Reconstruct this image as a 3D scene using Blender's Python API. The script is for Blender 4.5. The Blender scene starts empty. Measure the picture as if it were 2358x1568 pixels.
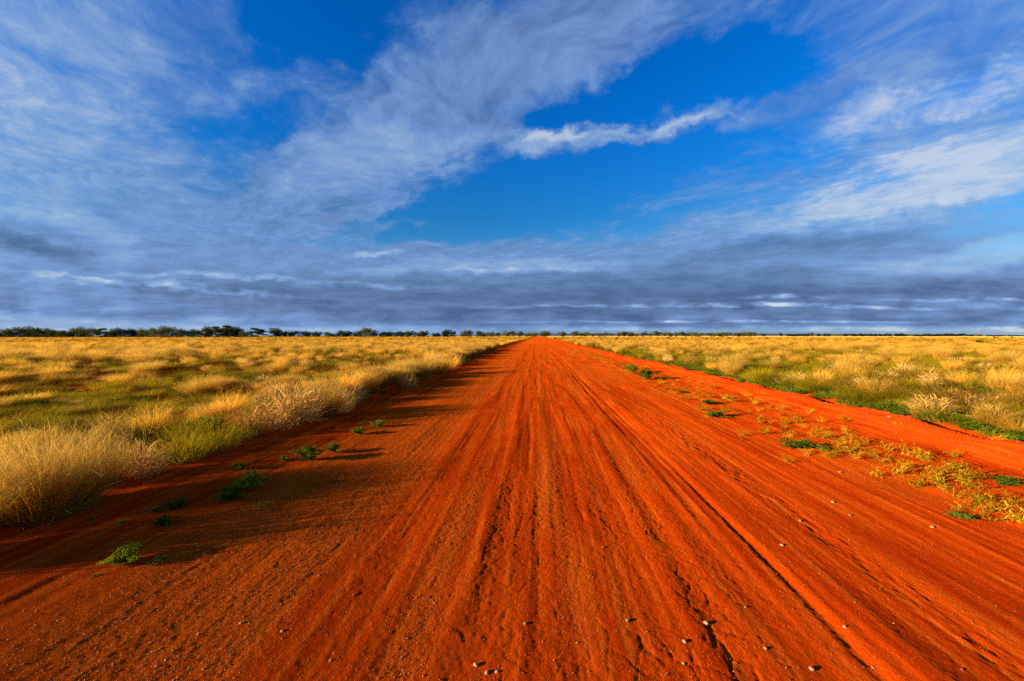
import bpy, math, random
import numpy as np
from mathutils import Vector

# ------------------------------------------------------------------ set-up
scene = bpy.context.scene
COL = scene.collection
H = 1.6                      # eye height, metres
FPX = 917.0                  # focal length in pixels of a 2358 px wide picture
YAW = math.atan(58 / FPX)    # camera looks a little left of the road (road = +Y)
HORY = 773.2
SUN_EL, SUN_AZ = 11.8, 246.4  # azimuth clockwise from +Y
EXPO = 1.5

cam = bpy.data.cameras.new('camera')
cam.sensor_width = 36
cam.lens = 36 * FPX / 2358
cam.clip_start = 0.05
cam.clip_end = 60000
co = bpy.data.objects.new('camera', cam)
COL.objects.link(co)
co.location = (0, 0, H)
co.rotation_euler = (math.radians(90) - math.atan(10.8 / FPX), 0, YAW)
scene.camera = co

vs = scene.view_settings
vs.view_transform = 'Standard'
vs.look = 'None'
vs.exposure = EXPO
vs.gamma = 1
vs.use_curve_mapping = False
scene.cycles.max_bounces = 6
scene.cycles.transparent_max_bounces = 8
scene.cycles.use_denoising = False

S2 = lambda c: tuple(((x / 255) / 12.92 if x / 255 <= .04045 else ((x / 255 + .055) / 1.055) ** 2.4) for x in c)


# ------------------------------------------------------------------ world
class NT:
    def __init__(s, tree):
        s.t = tree

    def n(s, kind, **kw):
        nd = s.t.nodes.new(kind)
        for k, v in kw.items():
            setattr(nd, k, v)
        return nd

    def l(s, a, b):
        s.t.links.new(a, b)

    def _in(s, sock, v):
        if hasattr(v, 'is_linked') or isinstance(v, bpy.types.NodeSocket):
            s.l(v, sock)
        else:
            sock.default_value = v

    def m(s, op, a, b=None, c=None, clamp=False):
        nd = s.n('ShaderNodeMath', operation=op, use_clamp=clamp)
        for i, v in enumerate((a, b, c)):
            if v is not None:
                s._in(nd.inputs[i], v)
        return nd.outputs[0]

    def vm(s, op, a, b=None):
        nd = s.n('ShaderNodeVectorMath', operation=op)
        s._in(nd.inputs[0], a)
        if b is not None:
            s._in(nd.inputs[1], b)
        return nd.outputs['Value' if op in ('LENGTH', 'DOT_PRODUCT') else 'Vector']

    def xyz(s, x, y, z=0.0):
        nd = s.n('ShaderNodeCombineXYZ')
        for i, v in enumerate((x, y, z)):
            s._in(nd.inputs[i], v)
        return nd.outputs[0]

    def rng(s, v, a, b, c=0.0, d=1.0, kind='SMOOTHSTEP'):
        nd = s.n('ShaderNodeMapRange', interpolation_type=kind)
        s._in(nd.inputs[0], v)
        for i, q in enumerate((a, b, c, d)):
            nd.inputs[i + 1].default_value = q
        return nd.outputs[0]

    def noise(s, vec, scale, detail=4, rough=.5, dist=0.0):
        nd = s.n('ShaderNodeTexNoise')
        s._in(nd.inputs['Vector'], vec)
        nd.inputs['Scale'].default_value = scale
        nd.inputs['Detail'].default_value = detail
        nd.inputs['Roughness'].default_value = rough
        nd.inputs['Distortion'].default_value = dist
        return nd

    def mapping(s, vec, loc=(0, 0, 0), rot=(0, 0, 0), sc=(1, 1, 1), kind='POINT'):
        nd = s.n('ShaderNodeMapping', vector_type=kind)
        s._in(nd.inputs[0], vec)
        nd.inputs['Location'].default_value = loc
        nd.inputs['Rotation'].default_value = rot
        nd.inputs['Scale'].default_value = sc
        return nd.outputs[0]

    def mix(s, f, a, b, blend='MIX'):
        nd = s.n('ShaderNodeMix', data_type='RGBA', blend_type=blend)
        s._in(nd.inputs[0], f)
        for k, v in ((6, a), (7, b)):
            if isinstance(v, tuple):
                nd.inputs[k].default_value = (*v[:3], 1)
            else:
                s.l(v, nd.inputs[k])
        return nd.outputs[2]


world = bpy.data.worlds.new('World')
scene.world = world
world.use_nodes = True
world.cycles.sampling_method = 'MANUAL'
world.cycles.sample_map_resolution = 256
wt = NT(world.node_tree)
world.node_tree.nodes.clear()
SKY_STR = 0.1
sky = wt.n('ShaderNodeTexSky', sky_type='NISHITA', sun_disc=False)
sky.sun_elevation = math.radians(SUN_EL)
sky.sun_rotation = math.radians(SUN_AZ)
sky.air_density = 1.2
sky.dust_density = 0.3
sky.ozone_density = 2.5
tc = wt.n('ShaderNodeTexCoord').outputs['Generated']
# heading turned into the sky chart's own axes
rd = wt.mapping(tc, rot=(0, 0, -YAW))
sp = wt.n('ShaderNodeSeparateXYZ')
wt.l(rd, sp.inputs[0])
dx, dy, dz = sp.outputs
ady = wt.m('MAXIMUM', wt.m('ABSOLUTE', dy), .08)
cz = wt.m('DIVIDE', dz, ady)
chart = wt.xyz(wt.m('DIVIDE', dx, ady), cz)
# a cloud layer overhead (flattened by the distance)
dzz = wt.m('ADD', wt.m('MAXIMUM', dz, 0.0), .10)
plane = wt.xyz(wt.m('DIVIDE', dx, dzz), wt.m('DIVIDE', dy, dzz))
plane = wt.mapping(plane, rot=(0, 0, math.radians(-50)))   # y axis now runs along the cirrus
warpn = wt.noise(plane, 1.1, 3, .55)
warp = wt.vm('SCALE', wt.vm('SUBTRACT', warpn.outputs['Color'], (.5, .5, .5)))
warp.node.inputs['Scale'].default_value = .55
pw = wt.vm('ADD', plane, warp)
n_str = wt.noise(wt.mapping(pw, sc=(2.4, .9, 1)), 1.0, 8, .60).outputs['Fac']      # streaks
n_puf = wt.noise(wt.mapping(pw, loc=(7, 5, 0), sc=(5.5, 3.8, 1)), 1.0, 7, .60).outputs['Fac']
n_fib = wt.noise(wt.mapping(pw, loc=(1, 9, 0), sc=(13, 2.2, 1)), 1.0, 6, .62).outputs['Fac']
n_fine = wt.noise(wt.mapping(pw, loc=(2, 2, 0), sc=(17, 12, 1)), 1.0, 7, .68).outputs['Fac']
# low level bands close to the horizon
chw0 = wt.noise(chart, 2.0, 3, .5)
cwb = wt.vm('MULTIPLY', wt.vm('SUBTRACT', chw0.outputs['Color'], (.5, .5, .5)), (.25, .02, 0))
n_band = wt.noise(wt.mapping(wt.vm('ADD', chart, cwb), sc=(4.2, 34, 1)), 1.0, 7, .62).outputs['Fac']
n_lump = wt.noise(wt.mapping(wt.vm('ADD', chart, cwb), loc=(4, 2, 0), sc=(11, 30, 1)), 1.0, 6, .6).outputs['Fac']
cw = wt.noise(chart, 2.6, 6, .6)
wy = wt.rng(cz, .03, .45, .04, 1.0, 'LINEAR')
cws = wt.vm('MULTIPLY', wt.vm('SUBTRACT', cw.outputs['Color'], (.5, .5, .5)), wt.xyz(.30, wt.m('MULTIPLY', wy, .26)))
cw2 = wt.noise(chart, 11, 6, .65)
cws2 = wt.vm('MULTIPLY', wt.vm('SUBTRACT', cw2.outputs['Color'], (.5, .5, .5)), wt.xyz(.16, wt.m('MULTIPLY', wy, .085)))
chw1 = wt.vm('ADD', wt.vm('ADD', wt.vm('ADD', chart, cws), cws2), (0, 0, 1))


def blobsum(lst):
    tot = None
    for (px, py, rx, ry, ang, w) in lst:
        a_ = math.radians(ang)
        cx_, cy_ = (px - 1179) / FPX, (HORY - py) / FPX
        kx, ky = FPX / rx, FPX / ry
        qx = wt.vm('DOT_PRODUCT', chw1, (math.cos(a_) * kx, math.sin(a_) * kx, -(cx_ * math.cos(a_) + cy_ * math.sin(a_)) * kx))
        qy = wt.vm('DOT_PRODUCT', chw1, (-math.sin(a_) * ky, math.cos(a_) * ky, (cx_ * math.sin(a_) - cy_ * math.cos(a_)) * ky))
        d2 = wt.m('MULTIPLY_ADD', qx, qx, wt.m('MULTIPLY', qy, qy))
        v = wt.rng(d2, 0.0, 1.0, w, 0.0)
        tot = v if tot is None else wt.m('ADD', tot, v)
    return tot


COVER = [
    (0, 100, 700, 460, -20, .62), (150, 480, 700, 260, -20, .40), (380, 620, 1000, 200, -4, .5),
    (1080, 190, 620, 190, 25, .72), (850, 400, 440, 120, 12, .62), (1450, 30, 560, 150, 20, .45),
    (480, 200, 420, 220, -25, .22), (640, 460, 520, 130, -5, .35), (900, 180, 420, 200, 20, .22),
    (1270, 322, 150, 30, -4, .26), (1390, 300, 140, 22, 10, .26), (1480, 308, 110, 26, -8, .2), (1580, 288, 150, 20, 10, .24), (1330, 322, 260, 60, 6, .32), (1500, 285, 420, 70, 10, .22), (1240, 335, 80, 34, 20, .35), (1150, 300, 200, 60, 0, .35), (1560, 258, 240, 46, 20, .32),
    (2300, 60, 640, 440, 5, .46), (2100, 250, 560, 110, 17, .28), (2060, 430, 640, 150, 14, .46),
    (2250, 480, 600, 150, 10, .35), (1660, 570, 800, 90, 12, .5), (1700, 400, 400, 130, 18, .15),
    (1179, 700, 4200, 190, 0, 1.0), (300, 660, 1300, 130, 0, .3), (1900, 640, 1200, 120, 3, .4), (1000, 600, 700, 60, 3, .3),
    (820, 500, 240, 22, 6, .45), (960, 522, 160, 12, 8, .4), (1150, 490, 360, 12, 10, .18), (1250, 372, 30, 14, 0, .3),
    (720, 50, 250, 140, -15, -.42), (600, 305, 220, 70, 10, -.35), (1280, 440, 480, 90, 14, -.95), (1150, 470, 300, 60, 10, -.25),
    (1600, 180, 400, 110, 14, -.72), (1320, 262, 190, 34, 8, -.5), (1760, 350, 280, 60, 10, -.25), (1850, 225, 420, 50, 18, .3), (1640, 250, 200, 30, 24, .25), (880, 548, 380, 26, 2, -.4),
    (2230, 594, 460, 40, 7, -.5), (1179, 770, 4600, 22, 0, -.35), (500, 430, 130, 60, 0, -.1),
]
BRIGHT = [
    (20, 120, 520, 400, -20, .24), (60, 400, 460, 240, -20, .06), (1290, 316, 170, 20, -4, .22), (1400, 298, 150, 18, 8, .22), (1560, 292, 170, 14, 8, .2), (1250, 325, 120, 34, 15, .25), (880, 370, 320, 90, 8, .2),
    (1620, 255, 200, 24, 22, .3), (2150, 235, 460, 60, 17, .42), (2150, 430, 640, 110, 12, .42), (2250, 330, 520, 180, 12, .15),
    (1179, 762, 4000, 14, 0, .1), (80, 500, 300, 60, -15, .2), (200, 750, 900, 30, 0, .22), (100, 700, 700, 60, 0, .1),
    (2230, 594, 460, 44, 7, .3), (1150, 610, 420, 24, 2, .2), (900, 579, 60, 8, 0, .35),
    (1500, 668, 1700, 60, 0, -.20), (2000, 640, 900, 50, 3, -.12), (60, 530, 200, 60, -10, -.30), (110, 560, 120, 26, -20, -.15),
    (1950, 530, 380, 40, 10, -.25), (700, 690, 1500, 40, 0, -.12), (1300, 730, 1600, 30, 0, -.2), (1750, 580, 600, 40, 8, -.15),
]
LOWBRIGHT = [
    (1850, 704, 420, 7, -1, .8), (1450, 705, 420, 5, 0, .6), (380, 655, 460, 16, -6, .5), (250, 635, 200, 8, -8, .4), (700, 645, 520, 10, -3, .4),
    (1650, 741, 700, 4, 0, .6), (2100, 757, 1000, 8, 0, .4), (2250, 686, 260, 6, 0, .5), (1780, 684, 130, 7, 0, .7), (1179, 618, 200, 8, 0, .4),
]
cov = blobsum(COVER)
bri = wt.m('ADD', blobsum(BRIGHT), wt.m('MULTIPLY', blobsum(LOWBRIGHT), wt.rng(n_lump, .30, .75)))
front = wt.rng(dy, .0, .25)
lowf = wt.rng(dz, .04, .24, 1.0, 0.0)
highf = wt.m('SUBTRACT', 1.0, lowf)
C5 = lambda n_, k: wt.m('MULTIPLY', wt.m('SUBTRACT', n_, .5), k)
detail = wt.m('ADD', C5(n_str, .8), C5(n_puf, 1.35))
detail = wt.m('ADD', detail, wt.m('ADD', C5(n_fib, .5), C5(n_fine, .75)))
detail = wt.m('MULTIPLY', detail, wt.m('ADD', .35, wt.m('MULTIPLY', highf, .65)))
covf = wt.m('ADD', wt.m('MULTIPLY', cov, front), wt.m('MULTIPLY', wt.m('SUBTRACT', 1.0, front), .6))
dens = wt.rng(wt.m('ADD', covf, wt.m('MULTIPLY', detail, .95)), -.15, 1.0)
dens = wt.m('MULTIPLY', dens, wt.m('ADD', .80, wt.m('MULTIPLY', lowf, .20)), clamp=True)
b = wt.m('ADD', wt.m('MULTIPLY', bri, front), .40)
hd = wt.m('ADD', C5(n_puf, .75), wt.m('ADD', C5(n_fine, .5), C5(n_fib, .22)))
ld = wt.m('ADD', C5(n_band, 1.0), C5(n_lump, .8))
b = wt.m('ADD', b, wt.m('MULTIPLY', hd, highf))
b = wt.m('ADD', b, wt.m('MULTIPLY', ld, lowf), clamp=True)
cr = wt.n('ShaderNodeValToRGB')
els = cr.color_ramp.elements
K = 1 / (2 ** EXPO * SKY_STR)
stops = [(0.0, (74, 102, 146)), (.25, (102, 130, 176)), (.45, (118, 153, 208)), (.7, (150, 180, 218)), (1.0, (208, 216, 228))]
els[0].position, els[1].position = 0, 1
for p_, c_ in stops:
    e = els[0] if p_ == 0 else els[-1] if p_ == 1 else els.new(p_)
    e.color = (*S2(c_), 1)
wt.l(b, cr.inputs[0])
cloudc = wt.vm('SCALE', cr.outputs[0])
cloudc.node.inputs['Scale'].default_value = K
hs = wt.n('ShaderNodeHueSaturation')
wt.l(wt.rng(dz, .02, .45, .95, 1.5), hs.inputs['Saturation'])
wt.l(wt.rng(dz, .0, .5, .55, 1.0), hs.inputs['Value'])
wt.l(sky.outputs[0], hs.inputs['Color'])
tint = wt.mix(wt.rng(dz, .02, .3), (.50, .74, 1.12), (.10, .47, .80))
skyt = wt.mix(1.0, hs.outputs[0], tint, 'MULTIPLY')
final = wt.mix(dens, skyt, cloudc)
bg = wt.n('ShaderNodeBackground')
bg.inputs['Strength'].default_value = SKY_STR
wt.l(final, bg.inputs['Color'])
wo = wt.n('ShaderNodeOutputWorld')
wt.l(bg.outputs[0], wo.inputs['Surface'])

# ------------------------------------------------------------------ sun
az = math.radians(SUN_AZ)
el = math.radians(SUN_EL)
sunv = Vector((math.sin(az) * math.cos(el), math.cos(az) * math.cos(el), math.sin(el)))
sl = bpy.data.lights.new('sun', 'SUN')
sl.energy = 5.0
sl.angle = math.radians(.55)
sl.color = (1.0, .86, .64)
so = bpy.data.objects.new('sun', sl)
COL.objects.link(so)
so.rotation_euler = (-sunv).to_track_quat('-Z', 'Y').to_euler()

# ------------------------------------------------------------------ helpers
rnd = random.Random(7)
RS = np.random.RandomState(11)
CY, SY = math.cos(YAW), math.sin(YAW)


def at_depth(px, d):
    lx = (px - 1179) / FPX * d
    return (-SY * d + CY * lx, CY * d + SY * lx)


def at(px, py):
    return at_depth(px, FPX * H / (py - HORY))


def tag(o, label=None, cat=None, group=None, kind=None):
    if label: o['label'] = label
    if cat: o['category'] = cat
    if group: o['group'] = group
    if kind: o['kind'] = kind
    return o


def _hash(ix, iy, seed):
    h = (ix.astype(np.int64) * 374761393 + iy.astype(np.int64) * 668265263 + seed * 1442695041) & 0xffffffff
    h = ((h ^ (h >> 13)) * 1274126177) & 0xffffffff
    h = (h ^ (h >> 16)) & 0xffffffff
    h = (h * 2246822519) & 0xffffffff
    return ((h ^ (h >> 15)) & 0xffffff) / float(0xffffff)


def vn(x, y, seed=0):
    x = np.asarray(x, float); y = np.asarray(y, float)
    ix, iy = np.floor(x), np.floor(y)
    fx, fy = x - ix, y - iy
    fx = fx * fx * fx * (fx * (fx * 6 - 15) + 10)
    fy = fy * fy * fy * (fy * (fy * 6 - 15) + 10)
    a, b_ = _hash(ix, iy, seed), _hash(ix + 1, iy, seed)
    c, d = _hash(ix, iy + 1, seed), _hash(ix + 1, iy + 1, seed)
    return (a * (1 - fx) + b_ * fx) * (1 - fy) + (c * (1 - fx) + d * fx) * fy * 1.0 - .5 if False else \
        ((a * (1 - fx) + b_ * fx) * (1 - fy) + (c * (1 - fx) + d * fx) * fy) - .5


def fbm(x, y, seed=0, octv=3, g=.5):
    t, a = 0, 1
    for i in range(octv):
        t = t + a * vn(x * 2 ** i + i * 17.3, y * 2 ** i - i * 9.1, seed + i)
        a *= g
    return t


def vor(x, y, seed=0):
    """distance to the border between two cells"""
    ix, iy = np.floor(x), np.floor(y)
    f1 = np.full(x.shape, 9.); f2 = np.full(x.shape, 9.)
    for ox in (-1, 0, 1):
        for oy in (-1, 0, 1):
            cx = ix + ox + _hash(ix + ox, iy + oy, seed)
            cy = iy + oy + _hash(ix + ox, iy + oy, seed + 5)
            d = np.hypot(cx - x, cy - y)
            f2 = np.minimum(f2, np.maximum(f1, d))
            f1 = np.minimum(f1, d)
    return f2 - f1


def sst(x, a, b_):
    t = np.clip((x - a) / (b_ - a), 0, 1)
    return t * t * (3 - 2 * t)


# ------------------------------------------------------------------ terrain height
# (offset from the camera line, half width, depth, raised lips)
RUTS = [(1.42, .035, .034, .012), (1.63, .032, .034, .012), (1.53, .14, .012, 0), (.98, .03, .005, .003),
        (-.10, .035, .020, .010), (-.02, .10, .010, 0), (-.78, .05, .012, .005), (.26, .03, .009, .004),
        (3.45, .03, .018, .008), (3.62, .03, .008, .004), (3.05, .05, .010, .004), (-3.15, .03, .016, .008),
        (-3.0, .03, .010, .006), (.72, .05, .010, .004), (5.55, .05, .02, .0), (2.75, .04, .009, .003), (-2.2, .10, .010, 0)]
RIDGE = [(-.46, .10, .022), (.50, .10, .016), (1.20, .07, .012), (1.86, .12, .022), (-1.22, .16, .020),
         (.12, .06, .010), (2.0, .30, .012), (.85, .08, .010), (4.6, .5, .02)]


def edges(y):
    l = -4.72 + .30 * vn(y / 2.3, 0 * y, 31) + .16 * vn(y / .6, 0 * y, 32) + .5 * vn(y / 14., 0 * y, 33) - .5 * sst(y, 10, 40)
    r = 7.0 + .22 * vn(y / 1.7, 0 * y + 3, 34) + .10 * vn(y / .4, 0 * y, 35) + .3 * vn(y / 11., 0 * y, 36)
    return l, r


def height(u, y, fine=True):
    h = np.zeros_like(u)
    corridor = sst(u, -6.5, -5.0) * (1 - sst(u, 7.0, 8.5))
    wob = .20 * vn(y / 6., 0 * y, 3) + .035 * vn(y / 1.3, 0 * y, 4)
    for i, (c, w, d, lip) in enumerate(RUTS):
        uu = u - c - wob - (.03 if i < 3 else .12) * vn(y / 3.5, 0 * y + i, 40 + i)
        s = (.25 + .9 * np.clip(vn(y / 2.2, 0 * y + i * 3.1, 60 + i) + .5, 0, 1)) * (.27 if i < 3 else .42 if i in (8, 11) else .15)
        h -= d * s * np.exp(-(uu / w) ** 2)
        if lip:
            h += lip * s * (np.exp(-((uu - 2.2 * w) / (w * .9)) ** 2) + np.exp(-((uu + 2.2 * w) / (w * .9)) ** 2))
    for i, (c, w, a) in enumerate(RIDGE):
        uu = u - c - wob * 1.2 - .12 * vn(y / 4., 0 * y + i, 80 + i)
        s = .15 + .75 * np.clip(vn(y / 1.8, 0 * y + i * 2.7, 90 + i) + .5, 0, 1)
        h += .8 * a * s * np.exp(-(uu / w) ** 2)
    h += .012 * vn(u * 2.6, y * .22, 10) + .0055 * vn(u * 7, y * .35, 11) + .0035 * vn(u * 20, y * .8, 12) + .008 * vn(u * 2.2, y * 1.1, 13)
    h *= corridor
    el_, er = edges(y)
    # heaped soil along the right-hand verge
    rr = u - (er - .55)
    bump_ = np.where(rr > 0, np.exp(-(rr / .34) ** 2), np.exp(-(rr / .62) ** 2))
    h += (.15 + .07 * vn(y / 1.1, u * 1.5, 20) + .03 * vn(y * 3, u * 4, 21)) * bump_
    h += .045 * sst(u - er, -.2, .6)
    # low bank on the left
    h += (.10 + .07 * vn(y / 1.0, u * 1.3, 22)) * (1 - sst(u - el_, -.35, .25))
    h += .02 * fbm(u * 1.1, y * 1.1, 23, 3) * (1 - sst(u, -3.6, -2.8) + sst(u, 3.2, 4.2)) * 2.2
    h += .25 * vn(u / 18., y / 18., 24) * (sst(u, 9, 20) + 1 - sst(u, -18, -7))
    # tread marks and footprints in the soft lane
    lane = np.exp(-((u - 2.30 - wob + .1 * sst(y, 3, 7)) / .10) ** 4)
    h += lane * .012 * (vn(u * 26, y * 9, 25) + .35 * vn(u * 50, y * 30, 26)) * (1 - sst(y, 14, 30))
    if fine:
        f8 = 1 - sst(y, 9, 25)
        f3 = 1 - sst(y, 5, 12)
        grav = gravel_mask(u, y)
        h += f8 * (.0035 * fbm(u * 6, y * 5, 27, 3) + .0025 * vn(u * 34, y * 34, 28) * (1 + .3 * grav))
        h += f3 * .004 * vn(u * 66, y * 60, 29) * (.6 + .7 * grav)
        cm = crack_mask(u, y) * (1 - sst(y, 2.6, 6.5))
        m = cm > .02
        if m.any():
            um, ym = u[m], y[m]
            wx = um * 8 + .5 * fbm(um * 5, ym * 5, 45, 3)
            wy = ym * 5.5 + .5 * fbm(um * 5, ym * 5, 46, 3)
            v = vor(wx, wy, 7)
            lines = np.exp(-(v / .075) ** 2) * np.clip(.95 + 1.4 * vn(um * 1.6, ym * 1.6, 47), 0, 1)
            v2 = vor(wx * 2.3 + 7, wy * 2.3, 9)
            lines2 = np.exp(-(v2 / .10) ** 2) * np.clip(.5 + 1.8 * vn(um * 2, ym * 2, 48), 0, 1)
            plates = .006 * _hash(np.floor(wx), np.floor(wy), 3)
            hm = h[m]
            hm -= cm[m] * (.0055 * lines + .0035 * lines2)
            h[m] = hm
    return h


def gravel_mask(u, y):
    a = sst(u + .35 * vn(y / 1.5, u * .7, 50), -3.4, -2.5) * (1 - sst(u + .25 * vn(y / 1.1, u * 3, 51), -1.55, -1.15))
    b_ = np.exp(-((u - .12 - .1 * vn(y / 2, 0 * y, 52)) / .13) ** 2) * np.clip(.5 + 1.4 * vn(y / 1.4, u * 3, 53), 0, 1)
    c = np.exp(-((u + .66) / .12) ** 2) * np.clip(.4 + 1.6 * vn(y / 1.2, u * 2, 54), 0, 1)
    d = np.exp(-((u - 1.12) / .12) ** 2) * np.clip(.2 + 1.8 * vn(y / 1.2, u * 2, 55), 0, 1)
    e = sst(u, 1.9, 2.6) * (1 - sst(u, 4.2, 5.0)) * np.clip(.35 + 1.5 * vn(u * 1.3, y / 1.6, 56), 0, 1) * .7
    f = sst(y, 6, 22) * sst(u, -2.6, -1.6) * (1 - sst(u, 3.4, 4.2)) * np.clip(.55 + 1.2 * vn(u * 2.5, y / 6., 57), 0, 1) * .9
    return np.clip(a + b_ + c + d + e + f, 0, 1)


def crack_mask(u, y):
    a = sst(u + .2 * vn(y * .8, u, 58), -1.45, -1.15) * (1 - sst(u + .2 * vn(y, u, 59), 1.0, 1.35))
    return a * (1 - .7 * gravel_mask(u, y)) * np.clip(.75 + 1.2 * vn(u * 1.2, y * .5, 61), .0, 1)


# ------------------------------------------------------------------ materials
def new_mat(name):
    m = bpy.data.materials.new(name)
    m.use_nodes = True
    m.node_tree.nodes.clear()
    t = NT(m.node_tree)
    out = t.n('ShaderNodeOutputMaterial')
    return m, t, out


def soil_material():
    m, t, out = new_mat('red_soil')
    tco = t.n('ShaderNodeTexCoord').outputs['Object']
    ga = t.n('ShaderNodeAttribute', attribute_name='gravel').outputs['Fac']
    far = t.n('ShaderNodeAttribute', attribute_name='meadow').outputs['Fac']
    streak = t.noise(t.mapping(tco, sc=(5, .22, 1)), 1, 6, .6).outputs['Fac']
    streak2 = t.noise(t.mapping(tco, loc=(5, 0, 0), sc=(16, .6, 1)), 1, 5, .6).outputs['Fac']
    blot = t.noise(tco, 1.3, 6, .6).outputs['Fac']
    grain = t.noise(tco, 120, 3, .7).outputs['Fac']
    c = t.mix(t.rng(streak, .35, .68), (.30, .020, .0008), (.56, .056, .0016))
    c = t.mix(t.m('MULTIPLY', t.rng(streak2, .48, .66), .6), c, (.60, .105, .006))
    c = t.mix(t.m('MULTIPLY', t.rng(blot, .45, .75), .45), c, (.30, .024, .0015))
    grain2 = t.noise(tco, 42, 4, .75).outputs['Fac']
    gcol = t.mix(t.rng(t.m('ADD', t.m('MULTIPLY', grain, .6), t.m('MULTIPLY', grain2, .4)), .43, .58), (.32, .028, .001), (.70, .150, .007))
    c = t.mix(t.m('MULTIPLY', ga, .68), c, gcol)
    c = t.mix(t.rng(grain, .3, .75, 0, .35), c, (.24, .022, .002))
    # fine pale grit
    vo = t.n('ShaderNodeTexVoronoi', feature='F1')
    t.l(tco, vo.inputs['Vector'])
    vo.inputs['Scale'].default_value = 55
    sel = t.n('ShaderNodeSeparateColor')
    t.l(vo.outputs['Color'], sel.inputs[0])
    dot = t.m('MULTIPLY', t.rng(vo.outputs['Distance'], .12, .22, 1, 0), t.m('GREATER_THAN', sel.outputs[0], t.m('SUBTRACT', .93, t.m('MULTIPLY', ga, .22))))
    c = t.mix(t.m('MULTIPLY', dot, .8), c, (.62, .26, .06))
    mead = t.mix(t.rng(t.noise(tco, .05, 5, .6).outputs['Fac'], .35, .65), (.40, .22, .035), (.55, .33, .07))
    c = t.mix(far, c, mead)
    bs = t.n('ShaderNodeBsdfDiffuse')
    bs.inputs['Roughness'].default_value = 1.0
    t.l(c, bs.inputs['Color'])
    ca = t.n('ShaderNodeAttribute', attribute_name='crack').outputs['Fac']
    wn = t.noise(tco, 9, 4, .6).outputs['Color']
    wv = t.vm('MULTIPLY', t.vm('SUBTRACT', wn, (.5, .5, .5)), (.22, .22, 0))
    ve = t.n('ShaderNodeTexVoronoi', feature='DISTANCE_TO_EDGE')
    t.l(t.mapping(t.vm('ADD', tco, wv), sc=(1, .75, 0)), ve.inputs['Vector'])
    ve.inputs['Scale'].default_value = 15
    fade = t.rng(t.noise(tco, 2.2, 3, .5).outputs['Fac'], .42, .6)
    crk = t.m('MULTIPLY', t.m('MULTIPLY', t.rng(ve.outputs['Distance'], 0, .10, 1, 0), ca), fade)
    hgt = t.m('ADD', t.m('MULTIPLY', t.noise(tco, 70, 5, .7).outputs['Fac'], .020), t.m('MULTIPLY', grain, t.m('ADD', .005, t.m('MULTIPLY', ga, .008))))
    hgt = t.m('ADD', hgt, t.m('MULTIPLY', dot, .004))
    hgt = t.m('SUBTRACT', hgt, t.m('MULTIPLY', crk, .008))
    hgt = t.m('ADD', hgt, t.m('MULTIPLY', t.noise(tco, 14, 4, .6).outputs['Fac'], .020))
    bp = t.n('ShaderNodeBump')
    bp.inputs['Strength'].default_value = .85
    bp.inputs['Distance'].default_value = 1.0
    t.l(hgt, bp.inputs['Height'])
    t.l(bp.outputs[0], bs.inputs['Normal'])
    t.l(bs.outputs[0], out.inputs['Surface'])
    return m


def leaf_material(name, c1, c2, trans=.35, vary=.25, tip=None, hgt=.6):
    """thin dry or green leaf: diffuse plus light passing through; every plant a slightly different tone"""
    m, t, out = new_mat(name)
    oi = t.n('ShaderNodeObjectInfo').outputs['Random']
    tcg = t.n('ShaderNodeTexCoord').outputs['Object']
    f = t.noise(tcg, 9, 3, .6).outputs['Fac']
    f2 = t.m('ADD', t.m('MULTIPLY', t.m('SUBTRACT', f, .5), 1.6), oi, clamp=True)
    c = t.mix(f2, c1, c2)
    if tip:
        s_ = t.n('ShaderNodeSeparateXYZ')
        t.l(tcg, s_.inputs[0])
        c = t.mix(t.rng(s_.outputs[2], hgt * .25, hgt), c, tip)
    h_ = t.n('ShaderNodeHueSaturation')
    t.l(c, h_.inputs['Color'])
    t.l(t.rng(oi, 0, 1, 1 - vary, 1 + vary, 'LINEAR'), h_.inputs['Value'])
    d = t.n('ShaderNodeBsdfDiffuse')
    tr = t.n('ShaderNodeBsdfTranslucent')
    t.l(h_.outputs[0], d.inputs['Color'])
    t.l(h_.outputs[0], tr.inputs['Color'])
    ms = t.n('ShaderNodeMixShader')
    ms.inputs[0].default_value = trans
    t.l(d.outputs[0], ms.inputs[1])
    t.l(tr.outputs[0], ms.inputs[2])
    t.l(ms.outputs[0], out.inputs['Surface'])
    return m


def plain_material(name, c1, c2, scale=20, rough=.9):
    m, t, out = new_mat(name)
    tcg = t.n('ShaderNodeTexCoord').outputs['Object']
    oi = t.n('ShaderNodeObjectInfo').outputs['Random']
    f = t.noise(tcg, scale, 4, .6).outputs['Fac']
    f = t.m('ADD', t.m('MULTIPLY', t.m('SUBTRACT', f, .5), 1.5), oi, clamp=True)
    bs = t.n('ShaderNodeBsdfPrincipled')
    bs.inputs['Roughness'].default_value = rough
    t.l(t.mix(f, c1, c2), bs.inputs['Base Color'])
    bp = t.n('ShaderNodeBump')
    bp.inputs['Strength'].default_value = .5
    bp.inputs['Distance'].default_value = .004
    t.l(t.noise(tcg, scale * 2.5, 4, .6).outputs['Fac'], bp.inputs['Height'])
    t.l(bp.outputs[0], bs.inputs['Normal'])
    t.l(bs.outputs[0], out.inputs['Surface'])
    return m


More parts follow.
